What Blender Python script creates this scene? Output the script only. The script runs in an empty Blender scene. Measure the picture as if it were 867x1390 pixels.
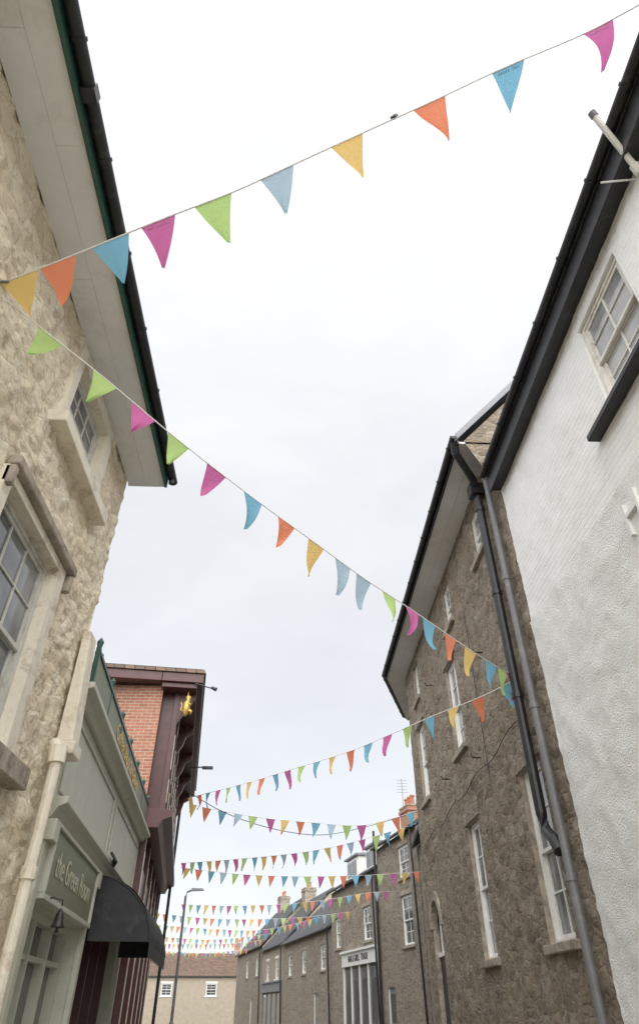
import bpy, bmesh, math, random
from mathutils import Vector, Matrix, noise
random.seed(7)
scene=bpy.context.scene
# ------------------------------------------------------------ materials
def newmat(name):
    m=bpy.data.materials.new(name); m.use_nodes=True
    nt=m.node_tree; nt.nodes.clear()
    out=nt.nodes.new('ShaderNodeOutputMaterial'); b=nt.nodes.new('ShaderNodeBsdfPrincipled')
    nt.links.new(b.outputs[0],out.inputs[0])
    return m,nt,b
class G:
    def __init__(s,nt): s.nt=nt
    def n(s,t,**k):
        nd=s.nt.nodes.new(t)
        for a,v in k.items(): setattr(nd,a,v)
        return nd
    def l(s,a,b): s.nt.links.new(a,b)
    def val(s,sock,v):
        if isinstance(v,bpy.types.NodeSocket): s.l(v,sock)
        else: sock.default_value=v
    def coord(s): return s.n('ShaderNodeTexCoord').outputs['Object']
    def planar(s,sx=1,sz=1):
        c=s.coord(); sp=s.n('ShaderNodeSeparateXYZ'); s.l(c,sp.inputs[0])
        a=s.math('ADD',sp.outputs[0],sp.outputs[1])
        cb=s.n('ShaderNodeCombineXYZ'); s.l(s.math('MULTIPLY',a,sx),cb.inputs[0]); s.l(s.math('MULTIPLY',sp.outputs[2],sz),cb.inputs[1])
        return cb.outputs[0]
    def math(s,op,a,b=0.0,clamp=False):
        m=s.n('ShaderNodeMath',operation=op); m.use_clamp=clamp
        s.val(m.inputs[0],a); s.val(m.inputs[1],b); return m.outputs[0]
    def noise(s,vec,scale,detail=4,rough=.55,col=False):
        n=s.n('ShaderNodeTexNoise'); s.l(vec,n.inputs['Vector']); n.inputs['Scale'].default_value=scale
        n.inputs['Detail'].default_value=min(detail,5); n.inputs['Roughness'].default_value=rough
        return n.outputs['Color' if col else 'Fac']
    def ramp(s,f,stops):
        r=s.n('ShaderNodeValToRGB'); s.l(f,r.inputs[0]); e=r.color_ramp.elements
        while len(e)<len(stops): e.new(.5)
        for i,(p,c) in enumerate(stops):
            e[i].position=p; e[i].color=(c,c,c,1) if isinstance(c,(int,float)) else (*c,1)
        return r.outputs[0]
    def mix(s,f,a,b,mode='MIX'):
        m=s.n('ShaderNodeMix',data_type='RGBA',blend_type=mode)
        s.val(m.inputs[0],f)
        for sock,v in ((m.inputs[6],a),(m.inputs[7],b)):
            if isinstance(v,tuple): sock.default_value=(*v,1)
            else: s.l(v,sock)
        return m.outputs[2]
    def distort(s,vec,scale,amt):
        nz=s.noise(vec,scale,3,col=True)
        v=s.n('ShaderNodeVectorMath',operation='MULTIPLY_ADD'); s.l(nz,v.inputs[0]); v.inputs[1].default_value=(amt,amt,amt); s.l(vec,v.inputs[2])
        return v.outputs[0]
    def bump(s,b,h,strength=.5,dist=.02,prev=None):
        n=s.n('ShaderNodeBump'); n.inputs['Strength'].default_value=strength; n.inputs['Distance'].default_value=dist
        s.l(h,n.inputs['Height'])
        if prev: s.l(prev,n.inputs['Normal'])
        s.l(n.outputs[0],b.inputs['Normal']); return n.outputs[0]
def paint(name,col,rough=.5,var=.12,dirt=None,bump=.15,scale=6,metal=0,dirt_lo=.55,dirt_hi=.75):
    m,nt,b=newmat(name); g=G(nt); c=g.coord()
    n1=g.noise(c,scale,5,.65)
    lo=tuple(x*(1-var) for x in col); hi=tuple(min(1,x*(1+var*.6)) for x in col)
    cc=g.mix(g.ramp(n1,[(.3,0),(.7,1)]),lo,hi)
    if dirt:
        n2=g.noise(g.distort(c,3,.4),scale*.6,5,.75)
        cc=g.mix(g.ramp(n2,[(dirt_lo,0),(dirt_hi,1)]),cc,dirt)
    g.l(cc,b.inputs['Base Color']); b.inputs['Roughness'].default_value=rough; b.inputs['Metallic'].default_value=metal
    if bump: g.bump(b,g.noise(c,scale*6,4,.7),bump,.01)
    return m
def rubble(name,cols,mortar,sx=3.2,sz=6.5,bumpd=.03,mw=.06,grime=(.1,.09,.07),gr=.4):
    m,nt,b=newmat(name); g=G(nt); pl=g.planar(sx,sz); v=g.distort(g.distort(pl,.35,1.1),1.6,.55)
    vd=g.n('ShaderNodeTexVoronoi',feature='DISTANCE_TO_EDGE'); g.l(v,vd.inputs['Vector']); vd.inputs['Scale'].default_value=1
    vc=g.n('ShaderNodeTexVoronoi',feature='F1',distance='MANHATTAN'); g.l(v,vc.inputs['Vector']); vc.inputs['Scale'].default_value=1
    sep=g.n('ShaderNodeSeparateColor'); g.l(vc.outputs['Color'],sep.inputs[0])
    n=len(cols); base=g.ramp(sep.outputs[0],[(i/(n-1)*.9+.05,c) for i,c in enumerate(cols)])
    c=g.coord(); nf=g.noise(c,20,5,.75); nl=g.noise(c,.6,5,.65); nm=g.noise(c,5,4,.6)
    base=g.mix(g.ramp(nf,[(.3,0),(.75,.75)]),base,tuple(x*.5 for x in cols[0]))
    edge=g.math('ADD',vd.outputs['Distance'],g.math('MULTIPLY',g.math('SUBTRACT',nf,.5),.3))
    base=g.mix(g.math('MULTIPLY',g.ramp(edge,[(mw*.2,1),(mw*2.2,0)]),g.ramp(nm,[(.35,.35),(.6,1)])),base,mortar)
    base=g.mix(g.ramp(nl,[(.42,0),(.72,gr)]),base,grime)
    g.l(base,b.inputs['Base Color']); b.inputs['Roughness'].default_value=.93
    h=g.math('MULTIPLY',g.ramp(edge,[(0,0),(.12,.8),(.3,1)]),g.math('ADD',.35,g.math('MULTIPLY',sep.outputs[1],.9)))
    h=g.math('ADD',h,g.math('MULTIPLY',nf,.9))
    g.bump(b,h,.95,bumpd)
    return m
def brickmat(name,c1,c2,mortar,bw=.225,bh=.075,ms=.01,bd=.012):
    m,nt,b=newmat(name); g=G(nt); v=g.planar()
    t=g.n('ShaderNodeTexBrick'); g.l(v,t.inputs['Vector'])
    t.inputs['Color1'].default_value=(*c1,1); t.inputs['Color2'].default_value=(*c2,1); t.inputs['Mortar'].default_value=(*mortar,1)
    t.inputs['Scale'].default_value=1; t.inputs['Brick Width'].default_value=bw; t.inputs['Row Height'].default_value=bh
    t.inputs['Mortar Size'].default_value=ms; t.inputs['Mortar Smooth'].default_value=.3; t.inputs['Bias'].default_value=0
    nf=g.noise(g.coord(),9,5,.7)
    cc=g.mix(g.ramp(nf,[(.35,0),(.8,.6)]),t.outputs['Color'],tuple(x*.5 for x in c1))
    g.l(cc,b.inputs['Base Color']); b.inputs['Roughness'].default_value=.9
    h=g.math('ADD',g.math('SUBTRACT',1,t.outputs['Fac']),g.math('MULTIPLY',nf,.35)); g.bump(b,h,.8,bd)
    return m
def slate(name,c1,c2):
    m,nt,b=newmat(name); g=G(nt); v=g.planar(1,1.5)
    t=g.n('ShaderNodeTexBrick'); g.l(v,t.inputs['Vector'])
    t.inputs['Color1'].default_value=(*c1,1); t.inputs['Color2'].default_value=(*c2,1); t.inputs['Mortar'].default_value=(.02,.02,.02,1)
    t.inputs['Scale'].default_value=1; t.inputs['Brick Width'].default_value=.28; t.inputs['Row Height'].default_value=.24; t.inputs['Mortar Size'].default_value=.012
    nf=g.noise(g.coord(),3,5,.7)
    g.l(g.mix(g.ramp(nf,[(.45,0),(.75,.5)]),t.outputs['Color'],(.13,.13,.10)),b.inputs['Base Color']); b.inputs['Roughness'].default_value=.85; b.inputs['Specular IOR Level'].default_value=.2
    g.bump(b,g.math('SUBTRACT',1,t.outputs['Fac']),.7,.015); return m
def cream():
    m,nt,b=newmat('cream_painted_stone'); g=G(nt); c=g.coord()
    v=g.distort(g.planar(3.4,5.6),1.1,.8)
    vd=g.n('ShaderNodeTexVoronoi',feature='DISTANCE_TO_EDGE'); g.l(v,vd.inputs['Vector']); vd.inputs['Scale'].default_value=1
    vc=g.n('ShaderNodeTexVoronoi',feature='F1'); g.l(v,vc.inputs['Vector']); vc.inputs['Scale'].default_value=1
    sep=g.n('ShaderNodeSeparateColor'); g.l(vc.outputs['Color'],sep.inputs[0])
    nf=g.noise(c,16,5,.75); nl=g.noise(g.distort(c,2,.6),1.6,5,.7); nm=g.noise(c,5,5,.75)
    col=g.mix(g.ramp(nl,[(.35,0),(.65,1)]),(.80,.69,.50),(.87,.80,.65))
    col=g.mix(g.math('MULTIPLY',g.ramp(sep.outputs[0],[(.5,0),(.95,1)]),.4),col,(.68,.53,.35))
    crack=g.ramp(g.math('ADD',vd.outputs['Distance'],g.math('MULTIPLY',g.math('SUBTRACT',nf,.5),.35)),[(.0,1),(.06,0)])
    col=g.mix(g.math('MULTIPLY',crack,.45),col,(.46,.34,.21))
    bare=g.ramp(g.math('ADD',g.math('MULTIPLY',nm,.6),g.math('MULTIPLY',nl,.4)),[(.545,0),(.62,.85)])
    col=g.mix(bare,col,g.mix(nf,(.42,.31,.2),(.64,.53,.37)))
    # rain streaking under the eaves
    mp=g.n('ShaderNodeMapping'); g.l(c,mp.inputs[0]); mp.inputs['Scale'].default_value=(1,5,.35)
    st=g.noise(mp.outputs[0],1.4,4,.6); col=g.mix(g.ramp(st,[(.55,0),(.72,.38)]),col,(.45,.38,.29))
    g.l(col,b.inputs['Base Color']); b.inputs['Roughness'].default_value=.88
    h=g.math('ADD',g.math('MULTIPLY',g.ramp(vd.outputs['Distance'],[(0,0),(.2,.8),(.5,1)]),.5),g.math('MULTIPLY',nf,.9))
    h=g.math('ADD',h,g.math('MULTIPLY',nm,1.1)); g.bump(b,h,.95,.032); return m
def roughcast():
    m,nt,b=newmat('white_pebbledash'); g=G(nt); c=g.coord()
    n1=g.noise(c,75,4,.65); n2=g.noise(c,1.2,5,.7); n3=g.noise(c,7,5,.7); n4=g.noise(c,.45,3,.5)
    col=g.mix(g.ramp(n2,[(.4,0),(.75,1)]),(.88,.88,.865),(.82,.82,.80))
    col=g.mix(g.ramp(n3,[(.62,0),(.72,.3)]),col,(.68,.67,.62))
    g.l(col,b.inputs['Base Color']); b.inputs['Roughness'].default_value=.9
    vd=g.n('ShaderNodeTexVoronoi'); g.l(g.distort(c,9,.05),vd.inputs['Vector']); vd.inputs['Scale'].default_value=55
    h=g.math('ADD',g.math('MULTIPLY',g.math('SUBTRACT',1,vd.outputs['Distance']),.7),n1); p=g.bump(b,h,.85,.014); g.bump(b,g.math('ADD',n3,n4),.5,.03,p); return m
def whitebrick():
    m,nt,b=newmat('white_painted_brick'); g=G(nt); v=g.distort(g.planar(),2,.025)
    t=g.n('ShaderNodeTexBrick'); g.l(v,t.inputs['Vector']); t.inputs['Scale'].default_value=1
    t.inputs['Brick Width'].default_value=.23; t.inputs['Row Height'].default_value=.078; t.inputs['Mortar Size'].default_value=.012; t.inputs['Mortar Smooth'].default_value=.9
    c=g.coord(); n2=g.noise(c,1.5,5,.7); n3=g.noise(c,9,5,.75)
    col=g.mix(g.ramp(n2,[(.4,0),(.7,1)]),(.89,.89,.88),(.83,.83,.81))
    col=g.mix(g.math('MULTIPLY',t.outputs['Fac'],.08),col,(.55,.55,.53))
    col=g.mix(g.ramp(n3,[(.66,0),(.74,.4)]),col,(.62,.6,.54))
    g.l(col,b.inputs['Base Color']); b.inputs['Roughness'].default_value=.7
    h=g.math('ADD',g.math('MULTIPLY',g.math('SUBTRACT',1,t.outputs['Fac']),g.math('MULTIPLY',n2,1.1)),g.math('MULTIPLY',n3,1.1)); g.bump(b,h,.5,.012); return m
def glass(name,base,var):
    m,nt,b=newmat(name); g=G(nt); c=g.coord()
    n=g.noise(c,1.7,3); g.l(g.mix(g.ramp(n,[(.35,0),(.65,1)]),base,var),b.inputs['Base Color'])
    b.inputs['Roughness'].default_value=.04; b.inputs['Specular IOR Level'].default_value=.7; b.inputs['IOR'].default_value=1.55
    g.bump(b,g.noise(c,1.3,2),.12,.02); return m
def fabric(name,col):
    m=bpy.data.materials.new(name); m.use_nodes=True; nt=m.node_tree; nt.nodes.clear(); g=G(nt)
    df=g.n('ShaderNodeBsdfDiffuse'); df.inputs[0].default_value=(*col,1); df.inputs[1].default_value=0
    tr=g.n('ShaderNodeBsdfTranslucent'); tr.inputs[0].default_value=(*col,1); mx=g.n('ShaderNodeMixShader'); mx.inputs[0].default_value=.5
    g.l(df.outputs[0],mx.inputs[1]); g.l(tr.outputs[0],mx.inputs[2])
    out=g.n('ShaderNodeOutputMaterial'); g.l(mx.outputs[0],out.inputs[0]); return m
MT=dict(
 cream=cream(), pebble=roughcast(), wbrick=whitebrick(),
 stone=rubble('rubble_stone',[(.23,.18,.13),(.36,.285,.205),(.43,.35,.26),(.30,.245,.19),(.48,.42,.34)],(.41,.355,.285),4.6,9.0,.026,.05,(.2,.165,.13),.35),
 stone2=rubble('grey_rubble_stone',[(.28,.235,.185),(.38,.32,.25),(.45,.39,.31)],(.44,.39,.32),3.6,7,grime=(.22,.19,.15)),
 redbrick=brickmat('red_brick',(.50,.215,.13),(.38,.155,.10),(.52,.45,.37)),
 slate=slate('roof_slate',(.075,.08,.09),(.115,.115,.125)), tile=slate('roof_tile',(.13,.09,.07),(.2,.13,.1)),
 white=paint('white_paint',(.80,.80,.77),.45,.06,(.55,.53,.47),.1,5,dirt_lo=.6,dirt_hi=.8),
 oldwhite=paint('weathered_white_paint',(.72,.70,.64),.6,.1,(.45,.41,.34),.3,7,dirt_lo=.52,dirt_hi=.72),
 greywhite=paint('grey_white_paint',(.56,.55,.50),.55,.12,(.36,.33,.27),.3,7,dirt_lo=.5,dirt_hi=.7),
 soffit=paint('soffit_boards',(.82,.82,.81),.6,.05,(.62,.60,.55),.2,2.5,dirt_lo=.52,dirt_hi=.8),
 creamtrim=paint('cream_trim_paint',(.79,.73,.60),.6,.08,(.48,.40,.3),.3,6,dirt_lo=.5,dirt_hi=.7),
 lead=paint('rough_stone_trim',(.42,.36,.29),.9,.25,(.2,.17,.14),.6,7,dirt_lo=.45,dirt_hi=.65),
 black=paint('black_gloss_paint',(.018,.019,.021),.42,.3,(.06,.06,.058),.15,8),
 dgreen=paint('dark_green_paint',(.03,.09,.065),.4,.2,(.07,.08,.07),.15,8),
 greypipe=paint('grey_pipe',(.17,.17,.175),.5,.15,(.26,.25,.24),.1,8),
 sage=paint('sage_paint',(.52,.52,.43),.5,.08,(.38,.37,.3),.12,4,dirt_lo=.6,dirt_hi=.8),
 signgreen=paint('sign_green',(.20,.22,.14),.5,.1,None,.05,5), gold=paint('gold_leaf',(.55,.36,.10),.4,.2,None,.2,8,metal=.5),
 palegreen=paint('pale_letter',(.5,.5,.36),.5,.05,None,0),
 maroon=paint('maroon_paint',(.095,.035,.034),.38,.2,(.05,.025,.02),.1,6),
 awning=paint('awning_cloth',(.04,.04,.043),.85,.2,(.075,.075,.075),.3,8),
 render=paint('pale_render',(.6,.55,.46),.85,.1,(.42,.37,.3),.4,3), brown=paint('brown_render',(.36,.31,.24),.85,.15,(.24,.2,.16),.4,3),
 pot=paint('terracotta',(.42,.17,.09),.8,.2,None,.3,8), lead2=paint('lead_sheet',(.22,.23,.25),.5,.15,None,.2,4),
 gd=glass('window_glass',(.05,.055,.055),(.11,.115,.115)), gc=glass('curtain_reflection_glass',(.42,.43,.43),(.2,.21,.215)),  # gc: pale base colour stands for curtains, and for reflection in one window
 gm=glass('dim_window_glass',(.24,.25,.26),(.07,.075,.08)),
 dark=paint('dark_interior',(.03,.03,.03),.9,.1,None,0),
 asphalt=paint('asphalt',(.10,.10,.10),.9,.25,(.13,.13,.128),.6,3), paving=brickmat('paving_slabs',(.42,.41,.38),(.46,.45,.42),(.25,.25,.23),.6,.45,.012),
 kerb=paint('granite_kerb',(.3,.3,.29),.85,.15,None,.4,8), ground=paint('earth_ground',(.12,.11,.08),.95,.2,None,.4,.5), line=paint('road_paint',(.7,.6,.12),.7,.1,(.1,.1,.1),.1,9),
 cord=paint('bunting_tape',(.8,.79,.76),.8,.03,None,0),
)
COL=dict(m=(.70,.20,.46),y=(.90,.65,.25),o=(.90,.32,.19),b=(.25,.54,.71),l=(.50,.65,.76),g=(.56,.77,.30))
FAB={k:fabric('pennant_'+k,v) for k,v in COL.items()}
PR={k:fabric('pennant_print_'+k,tuple(.6*x+.3 for x in v)) for k,v in COL.items()}
# ------------------------------------------------------------ geometry helpers
class F:
    def __init__(s,o,t,n):
        s.o=Vector((o[0],o[1],0)); s.t=Vector((t[0],t[1],0)).normalized(); s.n=Vector((n[0],n[1],0)).normalized()
    def p(s,a,z,d): return s.o+s.t*a+s.n*d+Vector((0,0,z))
class MB:
    def __init__(s): s.v=[];s.f=[];s.m=[]
    def quad(s,pts,mi=0):
        i=len(s.v); s.v+= [Vector(p) for p in pts]; s.f.append(tuple(range(i,i+len(pts)))); s.m.append(mi)
    def hexa(s,p,mi=0):
        i=len(s.v); s.v+=[Vector(q) for q in p]
        for f in ((0,3,2,1),(4,5,6,7),(0,1,5,4),(1,2,6,5),(2,3,7,6),(3,0,4,7)): s.f.append(tuple(i+k for k in f)); s.m.append(mi)
    def fbox(s,F,s0,s1,z0,z1,d0,d1,mi=0):
        s.hexa([F.p(s0,z0,d0),F.p(s1,z0,d0),F.p(s1,z0,d1),F.p(s0,z0,d1),F.p(s0,z1,d0),F.p(s1,z1,d0),F.p(s1,z1,d1),F.p(s0,z1,d1)],mi)
    def prism(s,F,prof,s0,s1,mi=0):
        a=[F.p(s0,z,d) for d,z in prof]; b=[F.p(s1,z,d) for d,z in prof]; i=len(s.v); n=len(prof); s.v+=a+b
        s.f.append(tuple(range(i,i+n))); s.f.append(tuple(range(i+2*n-1,i+n-1,-1))); s.m+=[mi,mi]
        for k in range(n): s.f.append((i+k,i+(k+1)%n,i+n+(k+1)%n,i+n+k)); s.m.append(mi)
    def tube(s,pts,r,mi=0,seg=10):
        pts=[Vector(p) for p in pts]; i=len(s.v); n=len(pts)
        for k,p in enumerate(pts):
            t=(pts[min(k+1,n-1)]-pts[max(k-1,0)]).normalized()
            up=Vector((0,0,1)) if abs(t.z)<.9 else Vector((1,0,0))
            a=t.cross(up).normalized(); b=a.cross(t)
            rr=r[k] if isinstance(r,(list,tuple)) else r
            for j in range(seg):
                w=2*math.pi*j/seg; s.v.append(p+a*math.cos(w)*rr+b*math.sin(w)*rr)
        for k in range(n-1):
            for j in range(seg):
                s.f.append((i+k*seg+j,i+k*seg+(j+1)%seg,i+(k+1)*seg+(j+1)%seg,i+(k+1)*seg+j)); s.m.append(mi)
        s.f.append(tuple(i+j for j in range(seg))); s.f.append(tuple(i+(n-1)*seg+j for j in range(seg-1,-1,-1))); s.m+=[mi,mi]
    def obj(s,name,parent,mats,smooth=False,bevel=0,recalc=True):
        me=bpy.data.meshes.new(name); me.from_pydata([tuple(v) for v in s.v],[],s.f); 
        for m in mats: me.materials.append(MT[m] if isinstance(m,str) else m)
        me.polygons.foreach_set('material_index',s.m)
        if recalc:
            bm=bmesh.new(); bm.from_mesh(me); bmesh.ops.recalc_face_normals(bm,faces=bm.faces); bm.to_mesh(me); bm.free()
        if smooth: 
            me.polygons.foreach_set('use_smooth',[True]*len(me.polygons))
        o=bpy.data.objects.new(name,me); scene.collection.objects.link(o)
        if parent: o.parent=parent; o.matrix_parent_inverse=Matrix.Translation(-parent.location)
        if bevel:
            b=o.modifiers.new('bevel','BEVEL'); b.width=bevel; b.segments=2; b.limit_method='ANGLE'
        return o
def empty(name,loc):
    o=bpy.data.objects.new(name,None); o.location=loc; o.empty_display_size=.3; scene.collection.objects.link(o); return o
def cuts(a,b,extra,cell):
    e=sorted(set([a,b]+[x for x in extra if a<x<b])); r=[e[0]]
    for i in range(len(e)-1):
        n=max(1,int(math.ceil((e[i+1]-e[i])/cell)))
        r+=[e[i]+(e[i+1]-e[i])*k/n for k in range(1,n+1)]
    return r
def wall(name,parent,F_,s0,s1,z0,z1,ops,mat,cell=.5,amp=0,fn=None,reveal=.18,rmat=None,off=0):
    S=cuts(s0,s1,[x for o in ops for x in o[:2]],cell); Z=cuts(z0,z1,[x for o in ops for x in o[2:4]],cell)
    v=[];f=[]
    for z in Z:
        for s_ in S:
            d=off
            if amp:
                e=min([max(o[0]-s_,s_-o[1],o[2]-z,z-o[3]) for o in ops]+[9])
                k=min(1,max(0,e)/.08)
                d=off+fn(F_.p(s_,z,0))*amp*k
            v.append(F_.p(s_,z,d))
    n=len(S)
    for j in range(len(Z)-1):
        zc=(Z[j]+Z[j+1])/2
        for i in range(n-1):
            sc=(S[i]+S[i+1])/2
            if any(o[0]<sc<o[1] and o[2]<zc<o[3] for o in ops): continue
            f.append((j*n+i,j*n+i+1,(j+1)*n+i+1,(j+1)*n+i))
    if F_.t.cross(Vector((0,0,1))).dot(F_.n)<0: f=[q[::-1] for q in f]
    me=bpy.data.meshes.new(name); me.from_pydata([tuple(p) for p in v],[],f); me.materials.append(MT[mat])
    if amp: me.polygons.foreach_set('use_smooth',[True]*len(f))
    o=bpy.data.objects.new(name,me); scene.collection.objects.link(o); o.parent=parent; o.matrix_parent_inverse=Matrix.Translation(-parent.location)
    if ops:
        mb=MB()
        for a,b,c,e in [q[:4] for q in ops]:
            r=reveal
            mb.quad([F_.p(a,c,0),F_.p(a,e,0),F_.p(a,e,-r),F_.p(a,c,-r)]); mb.quad([F_.p(b,c,0),F_.p(b,e,0),F_.p(b,e,-r),F_.p(b,c,-r)])
            mb.quad([F_.p(a,e,0),F_.p(b,e,0),F_.p(b,e,-r),F_.p(a,e,-r)]); mb.quad([F_.p(a,c,0),F_.p(b,c,0),F_.p(b,c,-r),F_.p(a,c,-r)])
        mb.obj('window_reveals',parent,[rmat or mat],recalc=False)
    return o
def lump(p):
    q=Vector((p.x*3.0,p.y*3.0,p.z*5.0)); q=q+noise.noise_vector(p*1.9)*.9
    d,_=noise.voronoi(q); a=min(1,(d[1]-d[0])*2.4)
    return a*.62*(.7+.6*noise.noise(p*2.3))+noise.fractal(p*5,1,2,4)*.7+noise.noise(p*1.1)*.6-.3
def lump2(p):
    return noise.fractal(p*3,1,2,4)*.6+noise.noise(p*14)*.5
def sash(F_,parent,s0,s1,z0,z1,rev=.1,cols=3,rows=2,frame='white',gl='gd',fw=.055,bar=.022,box=.05,bevel=.004,name='sash_window',split=.5):
    s0+=.003;s1-=.003;z0+=.003;z1-=.003
    mb=MB(); d=-rev
    mb.fbox(F_,s0,s0+box,z0,z1,d-.12,d); mb.fbox(F_,s1-box,s1,z0,z1,d-.12,d)
    mb.fbox(F_,s0+box,s1-box,z1-box,z1,d-.12,d-.001); mb.fbox(F_,s0+box,s1-box,z0,z0+box*.8,d-.12,d+.012)
    a,b,c,e=s0+box,s1-box,z0+box*.8,z1-box; mid=c+(e-c)*split
    for (lo,hi,off) in ((mid-.02,e,.015),(c,mid+.02,.055)):
        D=d-off; t=.035
        mb.fbox(F_,a,a+fw,lo,hi,D-t,D); mb.fbox(F_,b-fw,b,lo,hi,D-t,D)
        mb.fbox(F_,a+fw,b-fw,hi-fw*.8,hi,D-t,D-.001); mb.fbox(F_,a+fw,b-fw,lo,lo+fw*.8,D-t,D-.001)
        for k in range(1,cols):
            x=a+fw+(b-a-2*fw)*k/cols; mb.fbox(F_,x-bar/2,x+bar/2,lo+fw*.8,hi-fw*.8,D-t+.005,D-.003)
        for k in range(1,rows):
            z=lo+fw*.8+(hi-lo-1.6*fw)*k/rows; mb.fbox(F_,a+fw,b-fw,z-bar/2,z+bar/2,D-t+.007,D-.005)
        mb.quad([F_.p(a+fw,lo+fw*.8,D-t*.6),F_.p(b-fw,lo+fw*.8,D-t*.6),F_.p(b-fw,hi-fw*.8,D-t*.6),F_.p(a+fw,hi-fw*.8,D-t*.6)],1)
    mb.fbox(F_,s0,s1,z0,z1,d-.3,d-.16,2)
    mb.obj(name,parent,[frame,gl,'dark'],bevel=bevel)
def gutter(F_,parent,s0,s1,z,d,r=.06,mat='black',brk=.9,name='gutter'):
    mb=MB(); seg=10
    pts=[(d+math.cos(math.pi+math.pi*k/seg)*r, z+math.sin(math.pi+math.pi*k/seg)*r) for k in range(seg+1)]
    mb.prism(F_,pts,s0,s1)
    x=s0+.3
    while x<s1-.05:
        q=[(d+math.cos(math.pi+math.pi*k/seg)*(r+.012), z+.004+math.sin(math.pi+math.pi*k/seg)*(r+.012)) for k in range(seg+1)]
        mb.prism(F_,q,x,x+.035); x+=brk
    return mb.obj(name,parent,[mat])
def collars(mb,p0,p1,r,step,mi=0):
    p0=Vector(p0);p1=Vector(p1);L=(p1-p0).length;u=(p1-p0)/L;x=.25
    while x<L: mb.tube([p0+u*x,p0+u*(x+.07)],r*1.22,mi); x+=step
# ------------------------------------------------------------ LEFT CREAM BUILDING
FL=F((-2.5,0),(0,1),(1,0))
LB=empty('cream_stone_building',(-2.5,2,0))
opsL=[(4.85,6.05,6.3,7.25),(4.35,5.78,3.3,5.08)]
wall('stone_wall',LB,FL,0.8,7.26,2.4,7.56,opsL,'cream',.03,.05,lump,.3,'creamtrim')
wall('wall_near',LB,FL,-9,0.8,0,7.56,[(-2.4,-1.2,3.3,5.0),(-6,-4.8,3.3,5.0)],'cream',.5,0,None,.3,'creamtrim')
wall('wall_base',LB,FL,0.8,7.26,0,2.4,[],'cream',.5)
mb=MB(); mb.hexa([(-9,-9,0),(-2.53,-9,0),(-2.53,-8.99,0),(-9,-8.99,0),(-9,-9,7.5),(-2.53,-9,7.5),(-2.53,-8.99,7.5),(-9,-8.99,7.5)]); 
mb.obj('rear_wall',LB,['cream'])
FLe=F((-2.5,7.26),(-1,0),(0,1)); wall('end_wall',LB,FLe,0,6,0,7.56,[],'cream',.06,.03,lump)
mb=MB(); mb.prism(FL,[(-6.2,7.5),(-6.2,7.9),(-3.2,10.3),(.62,7.68),(.56,7.62),(-.3,7.62)],-9,7.3); mb.obj('roof',LB,['slate'])
mb=MB()
for (a,b,q) in ((.002,.262,0),(.264,.529,.003)):
    y=-9
    while y<7.34:
        L_=random.uniform(2.2,3.4); mb.fbox(FL,y,min(7.34,y+L_-.002),7.5+q+random.uniform(0,.002),7.53,a,b); y+=L_
mb.obj('soffit_boards',LB,['soffit'],bevel=.002)
mb=MB(); mb.fbox(FL,-9,7.36,7.47,7.68,.53,.565); mb.obj('fascia',LB,['dgreen'])
mb=MB(); mb.fbox(FL,7.342,7.37,7.49,7.7,.0,.53); mb.obj('eave_end_board',LB,['soffit'])
gutter(FL,LB,-9,7.42,7.62,.63,.062,'black',.95)
mb=MB(); mb.tube([FL.p(7.3,7.62,.63),FL.p(7.3,7.5,.63)],.04); mb.fbox(FL,2.1,2.22,7.53,7.66,.555,.7); mb.obj('gutter_outlet',LB,['black'])
mb=MB(); mb.fbox(FL,4.62,6.45,6.12,6.27,-.12,.16); mb.obj('window_sill',LB,['creamtrim'],bevel=.012)
mb=MB(); mb.fbox(FL,4.1,6.2,3.08,3.26,-.12,.16); mb.obj('window_sill',LB,['lead'],bevel=.012)
mb=MB(); mb.fbox(FL,4.2,6.1,5.18,5.28,0,.12); mb.fbox(FL,4.2,4.28,4.98,5.177,.0,.10); mb.fbox(FL,6.02,6.1,4.98,5.177,.0,.10); mb.obj('hood_moulding',LB,['lead'],bevel=.02)
mb=MB(); q=.004
for a,b,c,e in [(4.7,4.85-q,6.274,7.4),(6.05+q,6.25,6.274,7.4),(4.85-q+.001,6.05+q-.001,7.25+q,7.4),(4.85-q+.001,6.05+q-.001,6.274,6.3-q),(4.2,4.35-q,3.264,5.17),(5.78+q,5.98,3.264,5.17),(4.35-q+.001,5.78+q-.001,5.08+q,5.17),(4.35-q+.001,5.78+q-.001,3.264,3.3-q)]: mb.fbox(FL,a,b,c,e,-.1,.045)
mb.obj('window_surround',LB,['creamtrim'])
sash(FL,LB,4.85,6.05,6.3,7.25,.07,3,2,'greywhite','gm')
sash(FL,LB,4.35,5.78,3.3,5.08,.07,3,2,'greywhite','gm')
for a in (-2.4,-6): sash(FL,LB,a,a+1.2,3.3,5.0,.09,3,2,'oldwhite','gd')
mb=MB(); mb.hexa([FL.p(6.98,3.75,.03),FL.p(7.24,3.75,.03),FL.p(7.24,3.75,.2),FL.p(6.98,3.75,.2),FL.p(6.98,5.0,.03),FL.p(7.24,5.0,.03),FL.p(7.24,5.0,.12),FL.p(6.98,5.0,.12)])
mb.fbox(FL,6.95,7.257,3.62,3.748,.03,.24)
mb.obj('corner_console',LB,['creamtrim'],bevel=.015)
mb=MB(); mb.tube([FL.p(6.86,3.72,.06),FL.p(6.86,3.6,.12),FL.p(6.86,3.5,.13),FL.p(6.86,.1,.13)],.055); mb.tube([FL.p(6.86,3.66,.12),FL.p(6.86,3.5,.13)],.085); mb.tube([FL.p(6.86,2.6,.13),FL.p(6.86,2.5,.13)],.075)
mb.obj('downpipe',LB,['creamtrim'])
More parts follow.
